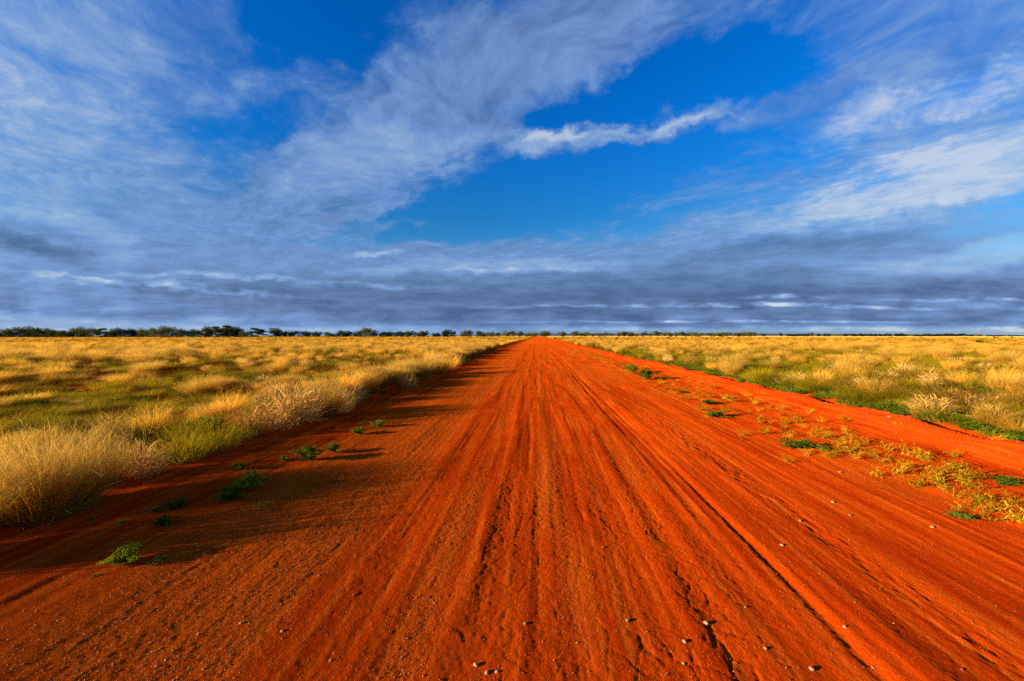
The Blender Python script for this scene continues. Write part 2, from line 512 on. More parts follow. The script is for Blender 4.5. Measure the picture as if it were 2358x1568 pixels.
M_SOIL = soil_material()
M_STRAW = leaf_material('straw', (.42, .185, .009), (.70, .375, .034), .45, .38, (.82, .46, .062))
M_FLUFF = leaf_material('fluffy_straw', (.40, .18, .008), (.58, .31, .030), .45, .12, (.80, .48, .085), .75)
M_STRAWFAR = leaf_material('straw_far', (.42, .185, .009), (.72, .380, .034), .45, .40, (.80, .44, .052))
M_DEAD = leaf_material('dead_leaf', (.48, .23, .035), (.70, .42, .11), .25, .2)
M_OLIVE = leaf_material('olive_grass', (.15, .11, .003), (.34, .23, .008), .4, .35, (.42, .27, .014))
M_GREEN = leaf_material('green_leaf', (.08, .115, .006), (.16, .175, .010), .4, .25)
M_DGREEN = leaf_material('dull_green_leaf', (.08, .12, .010), (.15, .17, .014), .35, .25)
M_BROWN = leaf_material('brown_twigs', (.09, .036, .006), (.20, .09, .014), .2, .25)
M_YEL = leaf_material('yellow_leaf', (.36, .21, .006), (.60, .37, .016), .4, .15)
M_SHRUB = leaf_material('shrub_leaf', (.05, .075, .010), (.09, .10, .014), .35, .25)
M_GREYG = leaf_material('grey_green_leaf', (.16, .13, .012), (.24, .19, .02), .3, .2)
M_PEB = plain_material('pebble', (.38, .050, .003), (.46, .13, .016), 30)
M_PALE = plain_material('pale_stone', (.26, .12, .035), (.46, .27, .11), 30)
M_BARK = plain_material('bark', (.12, .075, .045), (.30, .22, .15), 3)
M_CROWN = leaf_material('tree_leaf', (.040, .050, .012), (.085, .085, .018), .3, .3)
M_CROWN2 = leaf_material('tree_leaf_olive', (.085, .085, .020), (.15, .13, .030), .3, .25)
M_CROWN3 = leaf_material('tree_leaf_dark', (.018, .022, .010), (.035, .038, .014), .2, .3)
M_HILL = plain_material('far_hill', (.020, .032, .042), (.028, .042, .052), .002)  # blue of distant haze painted into the hill colour, no air built


# ------------------------------------------------------------------ ground meshes
def grid_mesh(name, us, ys, Z, mat, kind='structure'):
    nu, ny = len(us), len(ys)
    U, Y = np.meshgrid(us, ys)
    me = bpy.data.meshes.new(name)
    me.vertices.add(nu * ny)
    cozz = np.stack([U, Y, Z], -1).reshape(-1)
    me.vertices.foreach_set('co', cozz.astype(np.float32))
    i = np.arange(ny - 1)[:, None] * nu + np.arange(nu - 1)[None, :]
    q = np.stack([i, i + 1, i + nu + 1, i + nu], -1).reshape(-1)
    nf = (nu - 1) * (ny - 1)
    me.loops.add(nf * 4)
    me.loops.foreach_set('vertex_index', q.astype(np.int32))
    me.polygons.add(nf)
    me.polygons.foreach_set('loop_start', (np.arange(nf) * 4).astype(np.int32))
    me.polygons.foreach_set('loop_total', np.full(nf, 4, np.int32))
    me.polygons.foreach_set('use_smooth', np.ones(nf, bool))
    me.update(calc_edges=True)
    a = me.attributes.new('gravel', 'FLOAT', 'POINT')
    a.data.foreach_set('value', gravel_mask(U, Y).reshape(-1).astype(np.float32))
    e1, e2 = edges(Y)
    md = (1 - sst(U - e1, -1.5, .0) * (1 - sst(U - e2, 0, 1.5))) * sst(np.hypot(U, Y), 90, 260)
    a = me.attributes.new('crack', 'FLOAT', 'POINT')
    a.data.foreach_set('value', crack_mask(U, Y).reshape(-1).astype(np.float32))
    a = me.attributes.new('meadow', 'FLOAT', 'POINT')
    a.data.foreach_set('value', md.reshape(-1).astype(np.float32))
    me.materials.append(mat)
    o = bpy.data.objects.new(name, me)
    COL.objects.link(o)
    o['kind'] = kind
    return o


ys = list(np.arange(-14, 1.3, .12))
y = ys[-1] + .02
while y < 9000:
    ys.append(y)
    y += max(.009, .0048 * y) if y < 30 else .03 * y if y < 400 else .12 * y
ys = np.array(ys)
u_mid = np.concatenate([np.arange(-5.2, -2.4, .02), np.arange(-2.4, 2.5, .009), np.arange(2.5, 7.9, .02)])
ul, g = [], .05
x = u_mid[0]
while x > -9000:
    x -= g; ul.append(x); g *= 1.09
ur, g = [], .05
x = u_mid[-1]
while x < 9000:
    x += g; ur.append(x); g *= 1.09
us = np.concatenate([np.array(ul)[::-1], u_mid, np.array(ur)])
U, Y = np.meshgrid(us, ys)
Z = height(U, Y)
Z[np.hypot(U, Y) > 1200] -= 0.0
iL = int(np.argmin(abs(us + 5.15)))
iB = int(np.argmin(abs(us - 5.75)))
iR = int(np.argmin(abs(us - 7.35)))
grid_mesh('ground', us[:iL + 1], ys, Z[:, :iL + 1], M_SOIL)
grid_mesh('dirt_road', us[iL:iB + 1], ys, Z[:, iL:iB + 1], M_SOIL)
grid_mesh('road_verge', us[iB:iR + 1], ys, Z[:, iB:iR + 1], M_SOIL)
grid_mesh('ground', us[iR:], ys, Z[:, iR:], M_SOIL)


def gz(x_, y_):
    return float(height(np.array([[x_]], float), np.array([[y_]], float), False)[0, 0])


def gza(xs, ys_):
    return height(np.asarray(xs, float), np.asarray(ys_, float), False)


# distant ridge, its haze blue carried by the material colour alone
hv, hf = [], []
prof = np.linspace(-.28, .78, 260)
for i, a in enumerate(prof):
    env = sst(np.array(a), -.28, -.05) * (1 - .75 * sst(np.array(a), .35, .78))
    top = 6 + 36 * float(env) * (1 + .22 * float(vn(np.array(a * 14), np.array(0.), 5)) + .06 * float(vn(np.array(a * 60), np.array(0.), 6)))
    for dist, k in ((6000, 0), (6500, .75), (7000, 1), (7600, .7), (8200, 0)):
        hv.append((math.sin(a) * dist, math.cos(a) * dist, -4 + k * (top + 4)))
for i in range(len(prof) - 1):
    for j in range(4):
        p0 = i * 5 + j
        hf.append((p0, p0 + 1, p0 + 6, p0 + 5))
me = bpy.data.meshes.new('hills')
me.from_pydata(hv, [], hf)
me.materials.append(M_HILL)
o = bpy.data.objects.new('hills', me)
COL.objects.link(o)
o['kind'] = 'structure'


# ------------------------------------------------------------------ plant meshes
class MB:
    def __init__(s):
        s.v, s.f, s.mi = [], [], []

    def strip(s, pts, w, side, mi=0, taper=True):
        """thin ribbon along pts"""
        b0 = len(s.v)
        n = len(pts)
        for i, p in enumerate(pts):
            t = i / (n - 1)
            ww = w * ((1 - t) ** .6 if taper == 'in' else math.sin(math.pi * (.12 + .8 * t)) if taper == 'leaf' else (1 - .75 * t)) * .5
            if i == n - 1 and taper:
                s.v.append(tuple(p))
            else:
                s.v.append((p[0] - side[0] * ww, p[1] - side[1] * ww, p[2] - side[2] * ww))
                s.v.append((p[0] + side[0] * ww, p[1] + side[1] * ww, p[2] + side[2] * ww))
        for i in range(n - 1):
            a = b0 + 2 * i
            if i == n - 2 and taper:
                s.f.append((a, a + 1, a + 2))
            else:
                s.f.append((a, a + 1, a + 3, a + 2))
            s.mi.append(mi)

    def tube(s, pts, rads, sides=6, mi=0):
        b0 = len(s.v)
        for i, p in enumerate(pts):
            p = Vector(p)
            d = (Vector(pts[min(i + 1, len(pts) - 1)]) - Vector(pts[max(i - 1, 0)])).normalized()
            x_ = d.orthogonal().normalized()
            y_ = d.cross(x_)
            for k in range(sides):
                a = 2 * math.pi * k / sides
                s.v.append(tuple(p + (x_ * math.cos(a) + y_ * math.sin(a)) * rads[i]))
        for i in range(len(pts) - 1):
            for k in range(sides):
                k2 = (k + 1) % sides
                a = b0 + i * sides
                s.f.append((a + k, a + k2, a + sides + k2, a + sides + k)); s.mi.append(mi)

    def build(s, name, mats, smooth=False):
        me = bpy.data.meshes.new(name)
        me.from_pydata(s.v, [], s.f)
        for m in mats:
            me.materials.append(m)
        if len(mats) > 1:
            me.polygons.foreach_set('material_index', s.mi)
        if smooth:
            me.polygons.foreach_set('use_smooth', [True] * len(s.f))
        me.update()
        return me


def blades(mb, n, r, h, lean, w, seed, droop=.3, hv=.35, mi=0, segs=4, wind=(0, 0), flower=0, fmi=0):
    R = random.Random(seed)
    for i in range(n):
        a = R.uniform(0, 2 * math.pi)
        q = math.sqrt(R.random())
        bx, by = r * q * math.cos(a), r * q * math.sin(a)
        a2 = a + R.gauss(0, .7)
        ln = lean * (.25 + .9 * q) * R.uniform(.5, 1.4)
        hh = h * (1 - hv * R.random()) * (1 - .25 * q)
        dr = droop * R.uniform(.3, 1.5)
        pts = []
        for k in range(segs):
            t = k / (segs - 1)
            out = hh * (ln * t + dr * .6 * t ** 3)
            z = hh * (t * math.cos(min(1.2, ln * .8)) - dr * .55 * t ** 3)
            pts.append((bx + math.cos(a2) * out + wind[0] * hh * t * t, by + math.sin(a2) * out + wind[1] * hh * t * t, max(.004, z)))
        sa = R.uniform(0, math.pi)
        mb.strip(pts, w * R.uniform(.6, 1.3), (math.cos(sa), math.sin(sa), 0), mi)
        for f_ in range(flower):
            t = R.uniform(.6, 1)
            k = min(segs - 2, int(t * (segs - 1)))
            p = Vector(pts[k]).lerp(Vector(pts[k + 1]), t * (segs - 1) - k)
            d = Vector((R.gauss(0, .5), R.gauss(0, .5), R.uniform(.1, .9))).normalized() * R.uniform(.05, .13) * h / .7
            mb.strip([p, p + d * .5, p + d + Vector((0, 0, -.01))], w * .55, (math.cos(sa), math.sin(sa), 0), fmi)


def coarse_leaves(mb, n, r, h, w, seed, mi=0):
    """broken, bent broad dead leaves standing out of a clump"""
    R = random.Random(seed)
    for i in range(n):
        a = R.uniform(0, 2 * math.pi)
        q = math.sqrt(R.random())
        z0 = h * R.uniform(0, .75) * (1 - .4 * q)
        p = Vector((r * q * math.cos(a), r * q * math.sin(a), z0))
        d = Vector((math.cos(a + R.gauss(0, .8)) * R.uniform(.3, 1), math.sin(a + R.gauss(0, .8)) * R.uniform(.3, 1), R.uniform(.1, 1.2))).normalized()
        L = h * R.uniform(.25, .5)
        k = p + d * L * .5
        d2 = (d + Vector((R.gauss(0, .4), R.gauss(0, .4), -R.uniform(.1, 1.3)))).normalized()
        e = k + d2 * L * .5
        e.z = max(e.z, .01)
        sd = d.cross(Vector((R.gauss(0, 1), R.gauss(0, 1), R.gauss(0, 1)))).normalized()
        mb.strip([p, k, e], w * R.uniform(.6, 1.3), sd, mi)


def bushy(mb, n, r, h, leaf, seed, mi=0, stem_mi=0, stems=14):
    """low leafy weed: many short stems carrying small leaves"""
    R = random.Random(seed)
    for s_ in range(stems):
        a = R.uniform(0, 2 * math.pi)
        ln = R.uniform(.15, 1)
        hh = h * R.uniform(.6, 1.05) * (1 - .45 * ln)
        tip = Vector((math.cos(a) * r * ln, math.sin(a) * r * ln, hh))
        mid = tip * .5 + Vector((0, 0, hh * .18))
        pts = [Vector((0, 0, 0)), mid, tip]
        mb.strip(pts, leaf * .18, (math.sin(a), -math.cos(a), 0), stem_mi, False)
        for k in range(n // stems):
            t = R.uniform(.2, 1)
            p = pts[0].lerp(pts[1], t * 2) if t < .5 else pts[1].lerp(pts[2], t * 2 - 1)
            d = Vector((R.gauss(0, 1), R.gauss(0, 1), R.gauss(.5, .7))).normalized() * leaf * R.uniform(.6, 1.4)
            p = p + Vector((R.gauss(0, .04), R.gauss(0, .04), R.gauss(0, .02))) * r * 2
            p.z = max(.004, p.z)
            sd = d.cross(Vector((R.gauss(0, 1), R.gauss(0, 1), R.gauss(0, 1)))).normalized()
            e = p + d
            e.z = max(.003, e.z)
            mb.strip([p, (p + e) / 2, e], leaf * .45, sd, mi, 'leaf')


def yellow_weed(mb, r, h, seed, nst=9):
    R = random.Random(seed)
    for s_ in range(nst):
        a = R.uniform(0, 2 * math.pi)
        p = Vector((R.gauss(0, .02), R.gauss(0, .02), 0))
        reach = R.uniform(.3, 1.0)
        pts = [p.copy()]
        nseg = R.randint(3, 5)
        for k in range(nseg):
            aa = a + R.gauss(0, .6)
            step = Vector((math.cos(aa) * r * reach / nseg, math.sin(aa) * r * reach / nseg, h * (1.25 - reach * .6) / nseg * R.uniform(.4, 1.3)))
            p = p + step
            pts.append(p.copy())
            for _ in range(R.randint(1, 3)):
                la = aa + R.choice((-1, 1)) * R.uniform(.4, 1.8)
                L = R.uniform(.035, .075)
                up = R.uniform(-.1, .8)
                q1 = p + Vector((math.cos(la) * L * .5, math.sin(la) * L * .5, L * .5 * up))
                q2 = q1 + Vector((math.cos(la) * L * .5, math.sin(la) * L * .5, L * .5 * (up - .9)))
                q2.z = max(q2.z, .004)
                mb.strip([p, q1, q2], .010, Vector((-math.sin(la), math.cos(la), R.uniform(-.6, .6))), 0, 'leaf')
        sd = Vector((-math.sin(a), math.cos(a), 0))
        mb.strip(pts, .006, sd, 0, False)
        mb.strip(pts, .006, Vector((0, 0, 1)), 0, False)


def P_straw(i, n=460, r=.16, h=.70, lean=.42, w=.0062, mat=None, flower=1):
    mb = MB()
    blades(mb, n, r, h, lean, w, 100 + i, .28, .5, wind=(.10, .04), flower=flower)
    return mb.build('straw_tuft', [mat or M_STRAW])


def P_tall(i, **k):
    return P_straw(i, 800, .20, .88, .40, .006, M_FLUFF, 2)


def P_coarse(i, h=.6):
    mb = MB()
    blades(mb, 130, .16, h * .9, .45, .008, 200 + i, .35, .5, mi=0)
    coarse_leaves(mb, 260, .22, h, .012, 300 + i, 0)
    blades(mb, 60, .18, h * 1.1, .5, .004, 250 + i, .3, .4, mi=1)
    return mb.build('coarse_tuft', [M_DEAD, M_STRAW])


def P_olive(i, mat=None, h=.52):
    mb = MB()
    blades(mb, 420, .24, h, .55, .0065, 400 + i, .35, .55, flower=1)
    return mb.build('olive_tuft', [mat or M_OLIVE])


def P_brown(i):
    mb = MB()
    blades(mb, 340, .20, .42, .85, .006, 500 + i, .1, .6, flower=2)
    return mb.build('twiggy_tuft', [M_BROWN])


def P_green(i, r=.2, h=.16, leaf=.03, n=330, mat=None):
    mb = MB()
    bushy(mb, n, r, h, leaf, 600 + i, 0, 0, 16)
    return mb.build('leafy_weed', [mat or M_GREEN])


def P_yellow(i):
    mb = MB()
    yellow_weed(mb, .17, .16, 700 + i, 8 + i % 4)
    return mb.build('yellow_weed', [M_YEL])


def icorock(seed, flat=.7, sub=2):
    import bmesh
    bm = bmesh.new()
    bmesh.ops.create_icosphere(bm, subdivisions=sub, radius=1)
    R = random.Random(seed)
    off = R.uniform(0, 99)
    planes = [(Vector((R.gauss(0, 1), R.gauss(0, 1), R.gauss(0, 1))).normalized(), R.uniform(.62, .9)) for _ in range(7)]
    for v in bm.verts:
        for n_, d_ in planes:
            e = v.co.dot(n_) - d_
            if e > 0:
                v.co -= n_ * e
        v.co.z *= flat
        v.co.x *= 1.25
    me = bpy.data.meshes.new('stone')
    bm.to_mesh(me)
    bm.free()
    return me


def place(name, me, x_, y_, s, rot, label, cat, group=None, sz=None, z=None, tilt=(0, 0)):
    o = bpy.data.objects.new(name, me)
    COL.objects.link(o)
    o.location = (x_, y_, gz(x_, y_) - .008 if z is None else z)
    o.rotation_euler = (tilt[0], tilt[1], rot)
    o.scale = (s, s, sz or s)
    return tag(o, label, cat, group)


def scatter(name, pts, scl, rot, protos, label, cat, seed=1):
    """uncountable ground cover: one object that instances a few source meshes on its points"""
    n = len(pts)
    src = bpy.data.collections.new(name + '_source')
    for i, m_ in enumerate(protos):
        src.objects.link(bpy.data.objects.new('%s_source_%02d' % (name, i), m_))
    me = bpy.data.meshes.new(name)
    me.vertices.add(n)
    me.vertices.foreach_set('co', np.asarray(pts, np.float32).reshape(-1))
    a = me.attributes.new('scl', 'FLOAT_VECTOR', 'POINT'); a.data.foreach_set('vector', np.asarray(scl, np.float32).reshape(-1))
    a = me.attributes.new('rot', 'FLOAT_VECTOR', 'POINT'); a.data.foreach_set('vector', np.asarray(rot, np.float32).reshape(-1))
    a = me.attributes.new('idx', 'INT', 'POINT'); a.data.foreach_set('value', np.random.RandomState(seed).randint(0, len(protos), n).astype(np.int32))
    o = bpy.data.objects.new(name, me)
    COL.objects.link(o)
    ng = bpy.data.node_groups.new(name, 'GeometryNodeTree')
    ng.interface.new_socket('Geometry', in_out='INPUT', socket_type='NodeSocketGeometry')
    ng.interface.new_socket('Geometry', in_out='OUTPUT', socket_type='NodeSocketGeometry')
    N, L = ng.nodes, ng.links
    gi, go = N.new('NodeGroupInput'), N.new('NodeGroupOutput')
    ci = N.new('GeometryNodeCollectionInfo')
    ci.inputs['Collection'].default_value = src
    ci.inputs['Separate Children'].default_value = True
    ci.inputs['Reset Children'].default_value = True
    ip = N.new('GeometryNodeInstanceOnPoints')
    L.new(gi.outputs[0], ip.inputs['Points'])
    L.new(ci.outputs[0], ip.inputs['Instance'])
    ip.inputs['Pick Instance'].default_value = True
    for nm, ty, sock in (('scl', 'FLOAT_VECTOR', 'Scale'), ('rot', 'FLOAT_VECTOR', 'Rotation'), ('idx', 'INT', 'Instance Index')):
        na = N.new('GeometryNodeInputNamedAttribute')
        na.data_type = ty
        na.inputs[0].default_value = nm
        L.new(na.outputs[0], ip.inputs[sock])
    L.new(ip.outputs[0], go.inputs[0])
    md = o.modifiers.new('scatter', 'NODES')
    md.node_group = ng
    return tag(o, label, cat, kind='stuff')


def rz(n, rs, t=.12):
    return np.stack([rs.normal(0, t, n), rs.normal(0, t, n), rs.uniform(0, 6.283, n)], -1)


# ------------------------------------------------------------------ trees
def make_tree(i, leafm, w=7., h=6., dense=1.0, layered=False):
    R = random.Random(900 + i)
    tr, cr_ = MB(), MB()
    tips = []
    nb = R.randint(5, 7)
    fork = h * R.uniform(.12, .25)
    lean = R.uniform(-.06, .06)
    tr.tube([(0, 0, -.2), (lean * h * .4, 0, fork * .6), (lean * h, 0, fork)], [.24, .19, .17], 7)
    for b_ in range(nb):
        a = 2 * math.pi * (b_ + R.uniform(-.3, .3)) / nb
        rr = w * .5 * R.uniform(.35, .85)
        tz = h * R.uniform(.55, .88)
        p0 = Vector((lean * h, 0, fork))
        p2 = Vector((math.cos(a) * rr, math.sin(a) * rr, tz))
        p1 = p0.lerp(p2, .5) + Vector((0, 0, h * .06))
        tr.tube([p0, p1, p2], [.13, .08, .03], 5)
        tips += [p2, p0.lerp(p2, .75) + Vector((R.gauss(0, .5), R.gauss(0, .5), h * .05))]
    tips = tips[::2]
    for _ in range(17):
        a = R.uniform(0, 6.28)
        zz = R.uniform(.06, .82)
        env = math.sqrt(max(.1, 1 - ((zz - .34) / .58) ** 2))
        q_ = R.uniform(.35, .80)
        tips.append(Vector((math.cos(a) * w * .5 * q_ * env, math.sin(a) * w * .5 * q_ * env, h * zz)))
    for _ in range(3):
        a = R.uniform(0, 6.28)
        tips.append(Vector((math.cos(a) * w * .28, math.sin(a) * w * .28, h * R.uniform(.9, 1.05))))
    for c in tips:
        cr_r = w * R.uniform(.13, .21)
        for k in range(int(150 * dense)):
            d = Vector((R.gauss(0, 1), R.gauss(0, 1), R.gauss(0, 1))).normalized() * (R.random() ** .4)
            p = c + Vector((d.x * cr_r * 1.25, d.y * cr_r * 1.25, d.z * cr_r * (.5 if layered else .85)))
            s_ = R.uniform(.14, .3)
            n_ = Vector((R.gauss(0, 1), R.gauss(0, 1), R.gauss(0, 1))).normalized()
            t_ = n_.orthogonal().normalized()
            bt = n_.cross(t_)
            b0 = len(cr_.v)
            cr_.v += [tuple(p - t_ * s_), tuple(p + bt * s_ * .5), tuple(p + t_ * s_), tuple(p - bt * s_ * .5)]
            cr_.f.append((b0, b0 + 1, b0 + 2, b0 + 3)); cr_.mi.append(0)
    zt = max(v[2] for v in cr_.v)
    xs = [v[0] for v in cr_.v]
    return tr.build('trunk', [M_BARK], True), cr_.build('crown', [leafm]), zt, max(xs) - min(xs)


TP = {}
for key, lm, dns in (('dark', M_CROWN, 1.15), ('olive', M_CROWN2, .95), ('black', M_CROWN3, 1.2)):
    TP[key] = [make_tree(i + {'dark': 0, 'olive': 10, 'black': 20}[key], lm, w_, h_, dns, lay) for i, (w_, h_, lay) in
               enumerate(((7, 5.6, False), (8.5, 5.4, False), (5.2, 5.6, True), (6.2, 6.2, True), (9.5, 5, False)))]

LEFT = [(30, 147, 110), (115, 163, 80), (235, 130, 170), (370, 145, 150), (480, 160, 90), (575, 163, 130), (715, 135, 160), (840, 148, 110),
        (940, 165, 100), (1060, 142, 150), (1180, 160, 110), (1262, 143, 110), (1345, 148, 90), (1470, 128, 160), (1610, 152, 130),
        (1712, 165, 60), (1810, 128, 110), (1905, 124, 130), (2000, 132, 130), (2110, 168, 100)]
MIDL = [(75, 143, 110), (215, 140, 90), (285, 165, 60), (370, 163, 110), (480, 165, 90), (575, 168, 90), (675, 172, 70), (745, 180, 60),
        (800, 160, 90), (850, 168, 50), (930, 162, 90), (1025, 137, 120), (1125, 180, 40), (1180, 168, 90), (1255, 172, 60), (1315, 168, 70),
        (1375, 165, 70), (1440, 170, 60), (1500, 165, 65), (1595, 180, 80), (1685, 155, 70), (1740, 162, 50), (1855, 157, 100),
        (1980, 165, 80), (2060, 170, 60), (2120, 180, 50)]
MIDR = [(55, 168, 70), (105, 168, 50), (170, 167, 70), (240, 178, 50), (285, 173, 70), (385, 163, 90), (535, 170, 70), (640, 168, 60),
        (690, 175, 40), (740, 172, 60), (790, 182, 50), (845, 180, 50), (900, 175, 60), (950, 185, 30), (1030, 175, 60), (1070, 172, 60),
        (1120, 172, 50), (1165, 182, 50), (1235, 170, 55), (1295, 178, 45), (1350, 168, 60), (1405, 172, 50), (1450, 175, 60), (1515, 173, 50),
        (1555, 172, 40), (1600, 175, 55), (1665, 170, 60), (1715, 180, 50), (1800, 178, 60), (1840, 182, 50), (1900, 172, 60), (1955, 172, 60),
        (2005, 180, 40), (2050, 175, 60), (2110, 168, 60)]
FAR = [(20, 173, 60), (115, 185, 35), (262, 182, 20), (350, 193, 60), (420, 190, 60), (480, 190, 50), (520, 180, 40), (590, 190, 30),
       (655, 188, 60), (750, 188, 70), (825, 190, 40), (890, 190, 60), (970, 190, 80), (1050, 190, 70), (1115, 192, 30), (1170, 188, 70),
       (1270, 187, 60), (1330, 192, 80), (1400, 193, 60), (1450, 195, 70), (1515, 190, 50), (1580, 192, 70), (1650, 190, 60),
       (1700, 188, 60), (1750, 192, 60), (1810, 188, 50), (1880, 195, 60), (1960, 193, 70), (2060, 200, 60), (2150, 201, 70), (2250, 201, 60), (2330, 202, 50)]
trees = []
for lst, x0, key, depth, zone in ((LEFT, 0, 'dark', 330, 'left'), (MIDL, 1000, 'dark', 470, 'mid'), (MIDR, 2000, 'olive', 560, 'right'), (FAR, 3000, 'black', 950, 'far')):
    for (cx, top, wd) in lst:
        px = (x0 + cx * .4665) / 1.737
        hpx = (212 - top if zone == 'left' else 207 - top) * .2686
        trees.append((px, hpx, wd * .2686, key, depth, zone))
trees.sort()
ORD = ['first', 'second', 'third', 'fourth', 'fifth', 'sixth', 'seventh', 'eighth', 'ninth', 'tenth', 'eleventh', 'twelfth', 'thirteenth',
       'fourteenth', 'fifteenth', 'sixteenth', 'seventeenth', 'eighteenth', 'nineteenth', 'twentieth'] + \
      [a + b_ for a in ('twenty-', 'thirty-', 'forty-', 'fifty-') for b_ in ('first', 'second', 'third', 'fourth', 'fifth', 'sixth', 'seventh', 'eighth', 'ninth')]
ROADX = 1237
lt = [t for t in trees if t[0] < ROADX]
rt = [t for t in trees if t[0] >= ROADX]
n_tree = 0
for side, seq in (('left', lt), ('right', rt)):
    for k, (px, hpx, wpx, key, depth, zone) in enumerate(seq):
        d = depth * rnd.uniform(.94, 1.08)
        x_, y_ = at_depth(px, d)
        i = rnd.randrange(5)
        if wpx > hpx * 1.9:
            i = rnd.choice((1, 4))
        elif hpx > wpx * .8:
            i = rnd.choice((2, 3))
        if zone == 'far' and 510 < (px * 1.737 - 3000) / .4665 < 530 or zone == 'far' and k % 9 == 3:
            key = 'olive'
        tm, cm_, zt, wx = TP[key][i]
        base_drop = 0.35 + H * 0  # grass hides the foot
        hm = (hpx * 1.08 + 1.2) * d / FPX + .9
        wm = wpx * d / FPX
        shape = 'broad low' if wpx > 2.1 * hpx else 'tall' if hpx > 14 and side == 'left' else 'round bushy' if wpx > 1.3 * hpx else 'narrow upright'
        tone = {'dark': 'dark green', 'olive': 'olive sunlit', 'black': 'blackish far'}[key]
        nn = len(lt) - 1 - k if side == 'left' else k
        nm_ = '%s %s skyline tree' % (shape, tone)
        if side == 'left' and k < 23:
            lab = nm_ + (', %s from the left edge of the photo' % ORD[k] if k else ' cut by the left edge of the photo')
        elif side == 'right' and len(rt) - 1 - k < 28:
            j = len(rt) - 1 - k
            lab = nm_ + (', %s from the right edge of the photo' % ORD[j] if j else ' nearest the right edge of the photo')
        else:
            lab = nm_ + ', %s %s of where the road vanishes' % (ORD[nn], side)
        r = bpy.data.objects.new('tree', None)
        COL.objects.link(r)
        r.empty_display_size = .1
        r.location = (x_, y_, gz(x_, y_))
        r.rotation_euler = (0, 0, rnd.uniform(0, 6.28))
        sw = wm * 1.32 / wx
        r.scale = (sw, sw, hm / zt)
        tag(r, lab, 'tree', 'trees along the horizon')
        for nm, mm in (('trunk', tm), ('crown', cm_)):
            c_ = bpy.data.objects.new(nm, mm)
            COL.objects.link(c_)
            c_.parent = r
        n_tree += 1

# ------------------------------------------------------------------ shrubs out in the field
SH = [P_green(50 + i, .5, .48, .05, 1400, M_SHRUB) for i in range(3)]
SHR = [(2259, 794, 23, 'largest round green shrub standing alone in the right-hand grass field'),
       (1243 + 36, 782, 10, 'small dark shrub just right of where the road vanishes'),
       (1421, 782.5, 11, 'round grey-green shrub in the right field, nearest the road of the far shrubs'),
       (1382, 781.5, 11, 'low dark shrub in front of the olive trees right of the road'),
       (1539, 781.5, 11, 'rounded shrub under the middle of the olive treeline'),
       (1628, 781.5, 8, 'small round shrub, left one of a pair in the right field'),
       (1641, 781.5, 8, 'small round shrub, right one of a pair in the right field'),
       (1680, 781.8, 12, 'tall bushy shrub before the end of the olive treeline'),
       (1765, 782, 12, 'round green shrub at the edge of the far dark treeline'),
       (1730, 785.5, 9, 'flat dark shrub low in the right-hand grass'),
       (2052, 781.2, 12, 'pale green shrub beside the far black trees'),
       (2122, 781, 11, 'low green shrub among the pale scrub before the black trees'),
       (2222, 781, 10, 'low shrub left of the lone large shrub, near the treeline'),
       (2293, 781.2, 13, 'brownish shrub near the right end of the far treeline'),
       (2330, 781.6, 12, 'green shrub near the right edge of the photo, at the treeline'),
       (424, 793, 20, 'wide flat dark green shrub in the left grass field'),
       (454, 792.5, 13, 'small dark shrub right of the flat green one in the left field'),
       (372, 793, 9, 'tiny brown shrub left of the flat green one in the left field'),
       (785, 788, 16, 'low brown shrub under the tallest middle-left tree')]
for k, (px, py, wpx, lab) in enumerate(SHR):
    d = FPX * H / (py - HORY)
    x_, y_ = at(px, py)
    wm = wpx / FPX * d
    place('shrub', SH[k % 3], x_, y_, wm / .95, rnd.uniform(0, 6), lab, 'shrub', 'shrubs out in the grass field', sz=wm / .95 * rnd.uniform(1.0, 1.25))

# ------------------------------------------------------------------ tussocks
TA = [P_straw(i) for i in range(5)]
TT = [P_tall(10 + i) for i in range(3)]
TC = [P_coarse(i) for i in range(4)]
TO = [P_olive(i) for i in range(4)]
TB = [P_brown(i) for i in range(3)]
TG = [P_green(i) for i in range(4)]
TF = [P_straw(30 + i, 300, .22, .62, .5, .012, M_STRAWFAR, 1) for i in range(4)]

mb = MB()
blades(mb, 3000, .32, .95, .42, .0036, 1, .22, .6, wind=(.04, .02), flower=3)
blades(mb, 420, .34, 1.1, .60, .0036, 5, .3, .5, wind=(.06, .02), flower=4)
blades(mb, 200, .34, .5, 1.1, .008, 2, .35, .5, mi=1)
coarse_leaves(mb, 90, .40, .45, .009, 3, 1)
BIG = mb.build('big_tussock', [M_FLUFF, M_DEAD])
